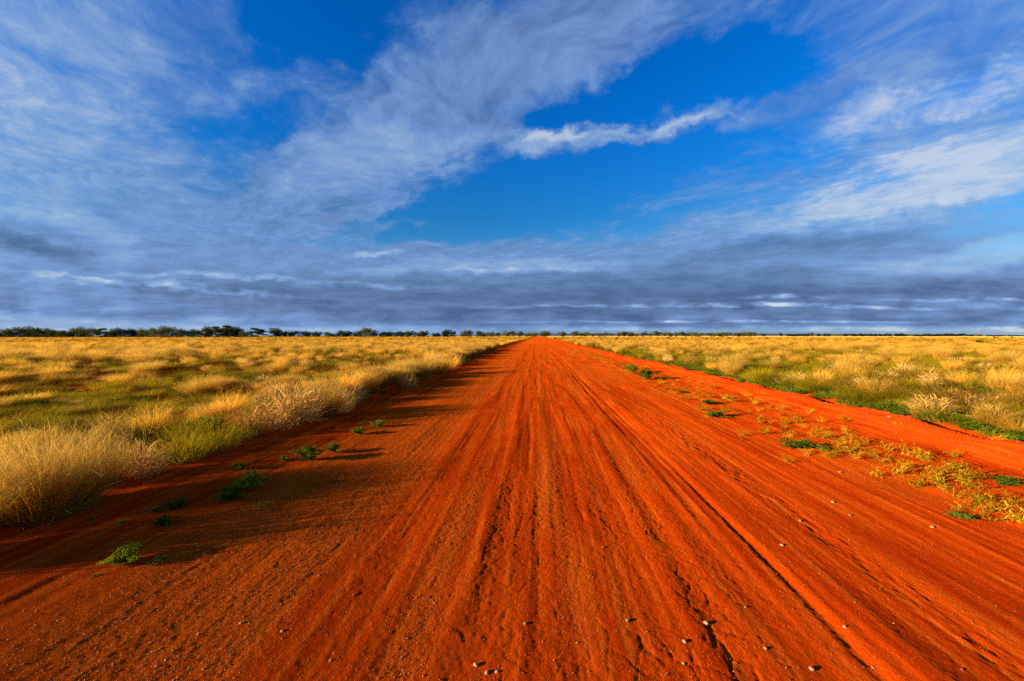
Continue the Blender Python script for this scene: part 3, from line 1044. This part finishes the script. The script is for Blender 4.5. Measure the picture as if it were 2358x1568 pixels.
# (px, py of the foot, height px, mesh list, label)
TUS = [
    (105, 1178, 232, BIG, 'largest fluffy golden grass tussock, at the left edge by the road'),
    (-235, 1318, 290, TT[2], 'tall golden tussock just outside the lower left of the photo'),
    (-110, 1240, 140, TA[4], 'golden tussock cut by the left edge below the largest one'),
    (228, 1118, 98, TA[0], 'short golden tussock just right of the largest fluffy one'),
    (325, 1098, 88, TC[1], 'low spreading tussock with pale broken leaves on the left road edge'),
    (300, 1032, 62, TO[2], 'olive tussock behind the low spreading one on the left'),
    (420, 1060, 85, TO[0], 'dull green bushy tussock on the left road edge'),
    (490, 1035, 75, TO[1], 'yellowish green tussock between the dull green one and the pale pair'),
    (575, 1005, 85, TC[2], 'pale bristly tussock, left one of the bright pair on the left verge'),
    (635, 985, 100, TC[3], 'pale tall bristly tussock, right one of the bright pair on the left verge'),
    (690, 970, 88, TC[0], 'straw tussock squeezed between the bright pair and the tall fluffy one'),
    (745, 958, 92, TT[1], 'tall fluffy pale tussock standing on the left verge beyond the bright pair'),
    (785, 950, 60, TC[1], 'small bristly tussock at the foot of the tall fluffy verge tussock'),
    (815, 925, 55, TC[2], 'straw tussock right behind the tall fluffy verge tussock'),
    (850, 908, 52, TA[2], 'soft straw tussock farther along the left verge'),
    (905, 890, 45, TA[3], 'soft tussock on the left verge left of the bright low one'),
    (942, 893, 36, TC[3], 'bright low tussock leaning over the left road edge'),
    (975, 870, 48, TT[2], 'tall pale tussock on the left verge beyond the bright low one'),
    (1010, 862, 50, TT[0], 'round-topped pale tussock in the far left verge row'),
    (1040, 850, 38, TA[1], 'small pale tussock near the far end of the left verge row'),
    (2145, 965, 56, TC[0], 'pale pinkish dead tussock, left one of two on the right bank'),
    (2300, 990, 58, TC[1], 'pale pinkish dead tussock, right one of two near the right edge'),
    (1835, 893, 40, TC[2], 'dead straw tussock on the right bank above the green weeds'),
    (1990, 900, 34, TC[3], 'short dead tussock between the right bank and the olive bushes'),
    (1690, 862, 34, TC[1], 'dead tussock farther back on the right bank'),
    (1590, 845, 30, TC[2], 'small dead tussock where the right bank meets the far grass'),
    (2235, 945, 75, TB[0], 'grey-brown twiggy bush behind the pale pair on the right bank'),
    (1995, 915, 70, TB[1], 'brown twiggy bush on red soil in the right field'),
]
for k, (px, py, hp, m_, lab) in enumerate(TUS):
    x_, y_ = at(px, py)
    d = FPX * H / (py - HORY)
    hh = hp / FPX * d
    zt = max(v.co.z for v in m_.vertices)
    zt = {True: zt * .92}[True]
    s_ = hh / zt
    if m_ is BIG:
        s_ *= 1.0
    if px > 1200:
        place('grass_tussock', m_, x_, y_, s_ * 1.15, rnd.uniform(0, 6), lab, 'grass tussock', 'tussocks on the verges', sz=s_)
    else:
        place('grass_tussock', m_, x_, y_, s_ * (.92 if m_ is BIG else 1.05), rnd.uniform(0, 6), lab, 'grass tussock', 'tussocks on the verges', sz=s_)

# ------------------------------------------------------------------ grass field
rs = np.random.RandomState(5)


def sector(n, r0, r1, a0=-66, a1=62):
    r = np.sqrt(rs.uniform(r0 * r0, r1 * r1, n))
    a = np.radians(rs.uniform(a0, a1, n))
    return r * np.sin(a), r * np.cos(a)


def field(x_, y_, pad=.3):
    l, r = edges(y_)
    return (x_ < l - pad) | (x_ > r + pad + .1)


def field_type(x_, y_):
    """0 straw, 1 olive, 2 coarse, 3 brown, 4 green, 5 nothing"""
    r = np.hypot(x_, y_)
    q = rs.uniform(0, 1, x_.shape)
    left = x_ < 0
    n1 = vn(x_ / 1.9, y_ / 1.9, 201) + .5 * vn(x_ / .8, y_ / .8, 202) + .45 * (rs.uniform(0, 1, x_.shape) - .5) + .35 * vn(x_ / 9, y_ / 6, 207)
    n2 = vn(x_ / 2.6 + 9, y_ / 3.6, 203) + .5 * vn(x_ / 1.0, y_ / 1.0, 204) + .3 * (rs.uniform(0, 1, x_.shape) - .5)
    t = np.zeros(x_.shape, int)
    hollow = sst(r, 5, 8) * (1 - sst(r, 20, 32))
    ol = np.where(left, .12 + .32 * hollow, .46 * (1 - sst(r, 14, 80)) + .08)
    t[n1 > .34 - ol] = 1
    t[(n2 > .22) & left & (r < 34)] = 3
    t[(n2 > .36) & (q < .7) & (r < 60)] = 3
    t[(n2 < -.40) & (q < .5) & (r < 40)] = 4
    t[left & (q < .25 * hollow)] = 3
    t[(q > .95)] = 2
    gap = vn(x_ / 1.1 + 4, y_ / 1.1, 205) + .3 * vn(x_ / .5, y_ / .5, 206)
    t[(gap > .40) & (r < 30)] = 5
    return t


X, Yy, SC = [], [], []
for n, r0, r1, s0, s1 in ((2300, 3, 15, .45, 1.15), (5600, 15, 45, .6, 1.3), (12000, 45, 130, .8, 1.6), (22000, 130, 520, 1.4, 2.6)):
    a, b_ = sector(n, r0, r1)
    k = field(a, b_)
    a, b_ = a[k], b_[k]
    X.append(a); Yy.append(b_); SC.append(rs.uniform(s0, s1, len(a)))
# beyond the left frame edge and behind the camera: these throw the long shadows over the road
n = 420
a = rs.uniform(-13, -5.2, n); b_ = rs.uniform(-9, 4.5, n)
ok_ = (b_ > 2.6) | (a < -8.2 + .25 * (b_ - 2.6))
a, b_ = a[ok_], b_[ok_]; n = len(a)
X.append(a); Yy.append(b_); SC.append(rs.uniform(.6, 1.25, n))
# the thick row right on the left verge
yy = np.exp(rs.uniform(math.log(5), math.log(160), 620))
l, r = edges(yy)
xx = l - .25 - rs.exponential(.45, len(yy))
kk = (yy > 7) & (rs.uniform(0, 1, len(yy)) < .35 + .9 * (vn(yy / 1.3, 0 * yy, 77) + .5))
yy, xx = yy[kk], xx[kk]
X.append(xx); Yy.append(yy); SC.append(rs.uniform(.75, 1.25, len(yy)))
nrow = len(yy)
X = np.concatenate(X); Yy = np.concatenate(Yy); SC = np.concatenate(SC)
k = field(X, Yy, .12)
X, Yy, SC = X[k], Yy[k], SC[k]
T = field_type(X, Yy)
dist = np.hypot(X, Yy)
lv, rv = edges(Yy)
nearv = (X < 0) & (X > lv - 1.2)
q = rs.uniform(0, 1, len(X))
T[nearv & (T != 5)] = np.where(q < .45, 2, np.where(q < .9, 0, 1))[nearv & (T != 5)]
# keep a little room round the big golden tussock
bx, by = at(105, 1178)
T[(np.hypot(X - bx, Yy - by) < 1.1) | (np.hypot(X - bx + .2, Yy - by - 1.4) < .9)] = 5
band = (X < 0) & (Yy < 8) & (Yy > 1.5) & (X > lv - 1.1)
T[band & (rs.uniform(0, 1, len(X)) < .72)] = 5
T[band & (T != 5)] = np.where(rs.uniform(0, 1, len(X)) < .6, 1, 4)[band & (T != 5)]
nearR = (X > 0) & (dist < 13)
qr = rs.uniform(0, 1, len(X))
T[nearR & (T == 0) & (qr < .45)] = 1
T[nearR & (T == 0) & (qr > .85)] = 4
SC[nearR] *= .78
nearL = (X < 0) & (dist < 13) & (Yy > 1.5) & ~nearv
qq = rs.uniform(0, 1, len(X))
T[nearL & (T == 0) & (qq < .38)] = 1
T[nearL & (T == 0) & (qq > .80)] = 3
T[nearL & (T == 1) & (qq > .86)] = 4
SC[nearL] *= .85
# height of the sward: lower in the hollow
hz = 1 - .35 * (X < 0) * sst(dist, 4, 6) * (1 - sst(dist, 22, 34)) * ~nearv
farm = dist > 60
groups = [
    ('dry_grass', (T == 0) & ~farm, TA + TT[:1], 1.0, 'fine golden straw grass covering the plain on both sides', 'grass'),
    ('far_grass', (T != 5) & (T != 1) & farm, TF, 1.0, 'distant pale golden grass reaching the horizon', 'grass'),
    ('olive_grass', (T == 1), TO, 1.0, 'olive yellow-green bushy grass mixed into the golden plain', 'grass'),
    ('coarse_grass', (T == 2) & ~farm, TC, .85, 'pale broken-leaved dry grass scattered in the plain', 'grass'),
    ('brown_scrub', (T == 3) & ~farm, TB, 1.0, 'dark brown twiggy undergrowth in the hollows of the plain', 'undergrowth'),
    ('green_weeds', (T == 4) & ~farm, TG, 1.7, 'bright green leafy weeds between the grass tufts', 'weeds'),
]
for gi_, (nm, mk, pr, f, lab, cat) in enumerate(groups):
    x_, y_, s_ = X[mk], Yy[mk], SC[mk] * f
    z_ = gza(x_, y_) - .01
    hsc = hz[mk] * np.where(dist[mk] > 60, 1 / (1 + (s_ - 1) * .8), 1) * rs.uniform(.65, 1.25, len(s_))
    scatter(nm, np.stack([x_, y_, z_], -1), np.stack([s_, s_, s_ * hsc], -1), rz(len(s_), rs, .08), pr, lab, cat, gi_)

# thin low litter between tufts
n = 3800
a, b_ = sector(n, 3, 40)
k = field(a, b_, .0)
a, b_ = a[k], b_[k]
s_ = rs.uniform(.3, .6, len(a))
LOW = [P_straw(60 + i, 150, .35, .5, .9, .005, M_STRAWFAR, 0) for i in range(3)] + [P_olive(60, None, .4)]
scatter('low_grass', np.stack([a, b_, gza(a, b_) - .01], -1), np.stack([s_ * 1.6, s_ * 1.6, s_], -1), rz(len(a), rs), LOW, 'short dry grass litter between the tufts', 'grass', 9)

# green carpet on top of the right bank
n = 1500
yy = np.exp(rs.uniform(math.log(4.0), math.log(90), n))
l, r = edges(yy)
xx = r + .12 + np.abs(rs.normal(0, .42, n))
w_ = np.clip(.75 + 1.3 * vn(yy / 2.5, xx * .3, 301), 0, 1) > rs.uniform(0, 1, n)
xx, yy = xx[w_], yy[w_]
s_ = rs.uniform(.6, 1.15, len(xx))
scatter('ground_cover', np.stack([xx, yy, gza(xx, yy) - .01], -1), np.stack([s_, s_, s_], -1), rz(len(xx), rs), TG, 'dense low green weeds creeping along the top of the right bank', 'weeds', 4)
# sparse weeds at the foot of the left verge
yy = np.exp(rs.uniform(math.log(8.0), math.log(110), 260))
l, r = edges(yy)
xx = l + rs.normal(.05, .2, len(yy))
s_ = rs.uniform(.4, .9, len(xx))
scatter('verge_weeds', np.stack([xx, yy, gza(xx, yy) - .01], -1), np.stack([s_, s_, s_], -1), rz(len(xx), rs), TG, 'small green weeds fringing the far left road edge', 'weeds', 5)

# ------------------------------------------------------------------ weeds that stand alone
GW = [P_green(70 + i, .15, .18, .022, 1100, M_DGREEN if i % 2 else M_GREEN) for i in range(4)]
SG = [P_green(80 + i, .07, .07, .026, 70, M_GREYG) for i in range(3)]
WEEDS = [
    (283, 1303, 92, GW[0], 'largest light green weed in front on the shaded left road edge'),
    (358, 1298, 34, SG[0], 'small light green sprig touching the largest left weed'),
    (348, 1178, 36, SG[1], 'pale sprig left of the loose green weed on the left'),
    (398, 1172, 50, GW[3], 'loose light green weed above the low dark one, left roadside'),
    (380, 1210, 50, GW[1], 'low dark green weed between the loose one and the largest'),
    (528, 1155, 60, GW[2], 'front half of the double dark green bush on the left roadside'),
    (575, 1128, 72, GW[1], 'rear taller half of the double dark green bush, left roadside'),
    (549, 1085, 36, GW[3], 'small shaded weed behind the double dark green bush'),
    (652, 1062, 22, GW[1], 'tiny dark weed left of the round upright green one'),
    (713, 1062, 66, GW[0], 'round upright green weed in the middle of the left roadside'),
    (768, 1044, 32, GW[2], 'small green weed just right of the round upright one'),
    (826, 1001, 40, GW[0], 'spiky green weed, left of the farthest pair by the road'),
    (870, 984, 34, GW[1], 'dark green weed, right of the farthest pair by the road'),
    (213, 1332, 20, SG[2], 'tiny pale sprig below the largest left weed on lit soil'),
    (598, 1168, 34, SG[0], 'flat tiny sprig right of the double dark green bush'),
    (205, 1195, 22, SG[1], 'tiny greyish sprig in the shade under the largest tussock'),
    (275, 1208, 24, SG[2], 'tiny greyish sprig left of the low dark weed'),
    (1493, 873, 50, GW[1], 'larger dark green weed, right one of the far pair right of the road'),
    (1455, 858, 32, GW[2], 'smaller green weed, left one of the far pair right of the road'),
    (1634, 931, 36, GW[3], 'flat green weed, upper one of two at the head of the yellow weeds'),
    (1650, 961, 44, GW[2], 'flat green weed, lower one of two at the head of the yellow weeds'),
    (1575, 905, 24, GW[0], 'tiny green weed beyond the two flat green ones'),
    (1835, 1034, 76, GW[3], 'wide flat dark green weed at the edge of the yellow weeds'),
    (1893, 1040, 44, GW[0], 'flat green weed just right of the wide flat dark one'),
    (2330, 1122, 66, GW[1], 'flat green weed near the right edge beyond the yellow weeds'),
    (2215, 1192, 50, GW[3], 'flat green weed hidden below the nearest yellow weeds'),
    (1845, 872, 60, TG[0], 'bright green bush in the grass on the right bank'),
    (2260, 915, 80, TG[1], 'bright green leafy bush behind the pale dead pair, right field'),
]
for (px, py, wpx, m_, lab) in WEEDS:
    d = FPX * H / (py - HORY)
    x_, y_ = at(px, py)
    w0 = max(v.co.x for v in m_.vertices) - min(v.co.x for v in m_.vertices)
    s_ = wpx / FPX * d / w0
    flat = .55 if 'flat' in lab else 1.15 if ('upright' in lab or 'taller' in lab) else .95
    place('weed', m_, x_, y_, s_ * 1.25, rnd.uniform(0, 6), lab, 'weed', 'green weeds on the bare soil', sz=s_ * flat * .95)

YW = [P_yellow(i) for i in range(7)]
YN = [(2290, 1178), (2262, 1158), (2205, 1150), (2155, 1110), (2185, 1080), (2115, 1118), (2085, 1080), (2062, 1092), (2010, 1052), (1978, 1062),
      (1950, 1042), (1925, 1030), (2090, 1050), (2135, 1068), (2352, 1205), (2345, 1168), (2230, 1120), (2250, 1108), (2175, 1130),
      (2030, 1070), (2215, 1172), (1985, 1030), (1905, 1012), (2280, 1195)]
YL = []
for px, py in YN:
    YL.append(at(px, py) + (1.0,))
yy = 4.2
R = random.Random(21)
while yy < 75:
    yy += .055 + .010 * yy * R.random()
    c0 = 4.5
    spread = .72
    YL.append((c0 + R.gauss(0, spread), yy + R.gauss(0, .2), R.uniform(.6, 1.2)))
YL = [p for p in YL if p[0] > 2.9]
YL.sort(key=lambda p: math.hypot(p[0], p[1]))
for k, (x_, y_, s0) in enumerate(YL[:290]):
    dd = math.hypot(x_, y_)
    band = ('yellow branching weed, %s nearest of those in the roadside strip' % ORD[k] if 0 < k < 45 else
            'yellow branching weed nearest the camera in the roadside strip' if k == 0 else
            'small yellow leafy weed in the farther part of the weed strip right of the road')
    place('yellow_weed', YW[k % 7], x_, y_, s0 * rnd.uniform(.6, 1.1), rnd.uniform(0, 6), band, 'weed', 'yellow weeds in a strip along the road')

# ------------------------------------------------------------------ stones
RK = [icorock(i) for i in range(6)]
for m_ in RK:
    m_.materials.append(M_PALE)
RP = [icorock(20 + i, .7, 1) for i in range(5)]
for m_ in RP:
    m_.materials.append(M_PEB)
RW = [icorock(30 + i, .6, 1) for i in range(3)]
for m_ in RW:
    m_.materials.append(M_PALE)
ST = [(645, 1461, 9, 'pale whitish stone alone on the cracked soil, lower left'),
      (549, 1441, 8, 'small brown stone left of the pale one, lower left'),
      (757, 1529, 8, 'flat pale stone near the bottom edge, right of the whitish one'),
      (1094, 1539, 12, 'yellowish stone at the bottom edge, left of the close pair'),
      (1120, 1556, 12, 'left stone of the close pair at the bottom edge'),
      (1143, 1554, 9, 'right pale stone of the close pair at the bottom edge'),
      (1209, 1441, 9, 'golden stone in the centre rut near the bottom'),
      (1876, 1547, 14, 'pale angular stone casting a dark shadow, bottom right'),
      (1578, 1532, 9, 'small stone left of the deep rut, near the bottom edge'),
      (1629, 1441, 11, 'stone with a dark shadow left of the deep rut'),
      (1579, 1484, 11, 'flat stone between two small stones, lower right of centre'),
      (1447, 1436, 11, 'pale flat stone right of the road centre, lower part'),
      (1768, 1500, 8, 'small stone close beside the deep rut, lower right'),
      (1952, 1452, 9, 'whitish stone right of the deep rut, lower right'),
      (1922, 1159, 9, 'reddish stone right of the tread marks'),
      (1846, 1203, 7, 'small pale stone beside the tread marks'),
      (1804, 1261, 8, 'brown stone left of the tread marks'),
      (1961, 1189, 7, 'small whitish stone below the reddish one'),
      (2152, 1217, 9, 'reddish white stone below the yellow weeds'),
      (2018, 1541, 8, 'small pale stone near the bottom right corner'),
      (1937, 1089, 6, 'tiny white stone left of the yellow weeds'),
      (2050, 982, 8, 'white stone lying on the bright bank of soil'),
      (2190, 1070, 9, 'white flat stone among the nearest yellow weeds'),
      (1900, 1008, 6, 'tiny white stone at the foot of the soil bank')]
for k, (px, py, wpx, lab) in enumerate(ST):
    d = FPX * H / (py - HORY)
    x_, y_ = at(px, py)
    s_ = wpx / FPX * d / 2.4
    z_ = float(height(np.array([[x_]]), np.array([[y_]]))[0, 0])
    place('stone', RK[k % 6], x_, y_, s_, rnd.uniform(0, 6), lab, 'stone', 'stones lying on the dirt road', z=z_ + s_ * .35)

# gravel: uncountable
n = 110000
r_ = np.exp(rs.uniform(math.log(1.5), math.log(22), n))
a_ = np.radians(rs.uniform(-60, 60, n))
gx, gy = r_ * np.sin(a_), r_ * np.cos(a_)
l, r = edges(gy)
keep = (gx > l + .1) & (gx < r - .3)
gm = gravel_mask(gx, gy)
keep &= rs.uniform(0, 1, n) < (.10 + .9 * gm)
gx, gy, gm = gx[keep], gy[keep], gm[keep]
gs = np.exp(rs.normal(math.log(.0019), .4, len(gx))) * (1 + .035 * np.hypot(gx, gy))
gs = np.clip(gs, .001, .014)
gzv = height(gx, gy) + gs * .25
pk = rs.uniform(0, 1, len(gx)) < .94
for nm, mk, pr, lab in (('gravel', pk, RP, 'reddish gravel strewn over the dirt road'), ('pale_gravel', ~pk, RW, 'pale pebbles strewn over the dirt road')):
    s_ = gs[mk]
    scatter(nm, np.stack([gx[mk], gy[mk], gzv[mk]], -1), np.stack([s_, s_, s_], -1), rz(len(s_), rs, .5), pr, lab, 'gravel', 3)
# crumbs of soil on the bank
n = 2600
yy = np.exp(rs.uniform(math.log(4.0), math.log(40), n))
l, r = edges(yy)
xx = r - .45 + rs.normal(0, .38, n)
s_ = np.minimum(np.exp(rs.normal(math.log(.008), .5, n)), .022)
CL = [icorock(50 + i, .7, 1) for i in range(3)]
m2 = plain_material('soil_clod', (.36, .034, .002), (.50, .055, .003), 20)
for m_ in CL:
    m_.materials.append(m2)
scatter('dirt', np.stack([xx, yy, height(xx, yy) + s_ * .1], -1), np.stack([s_, s_, s_], -1), rz(n, rs, .5), CL, 'crumbled red soil clods on the verge bank', 'dirt', 6)
print('trees', n_tree, 'yellow', len(YL))
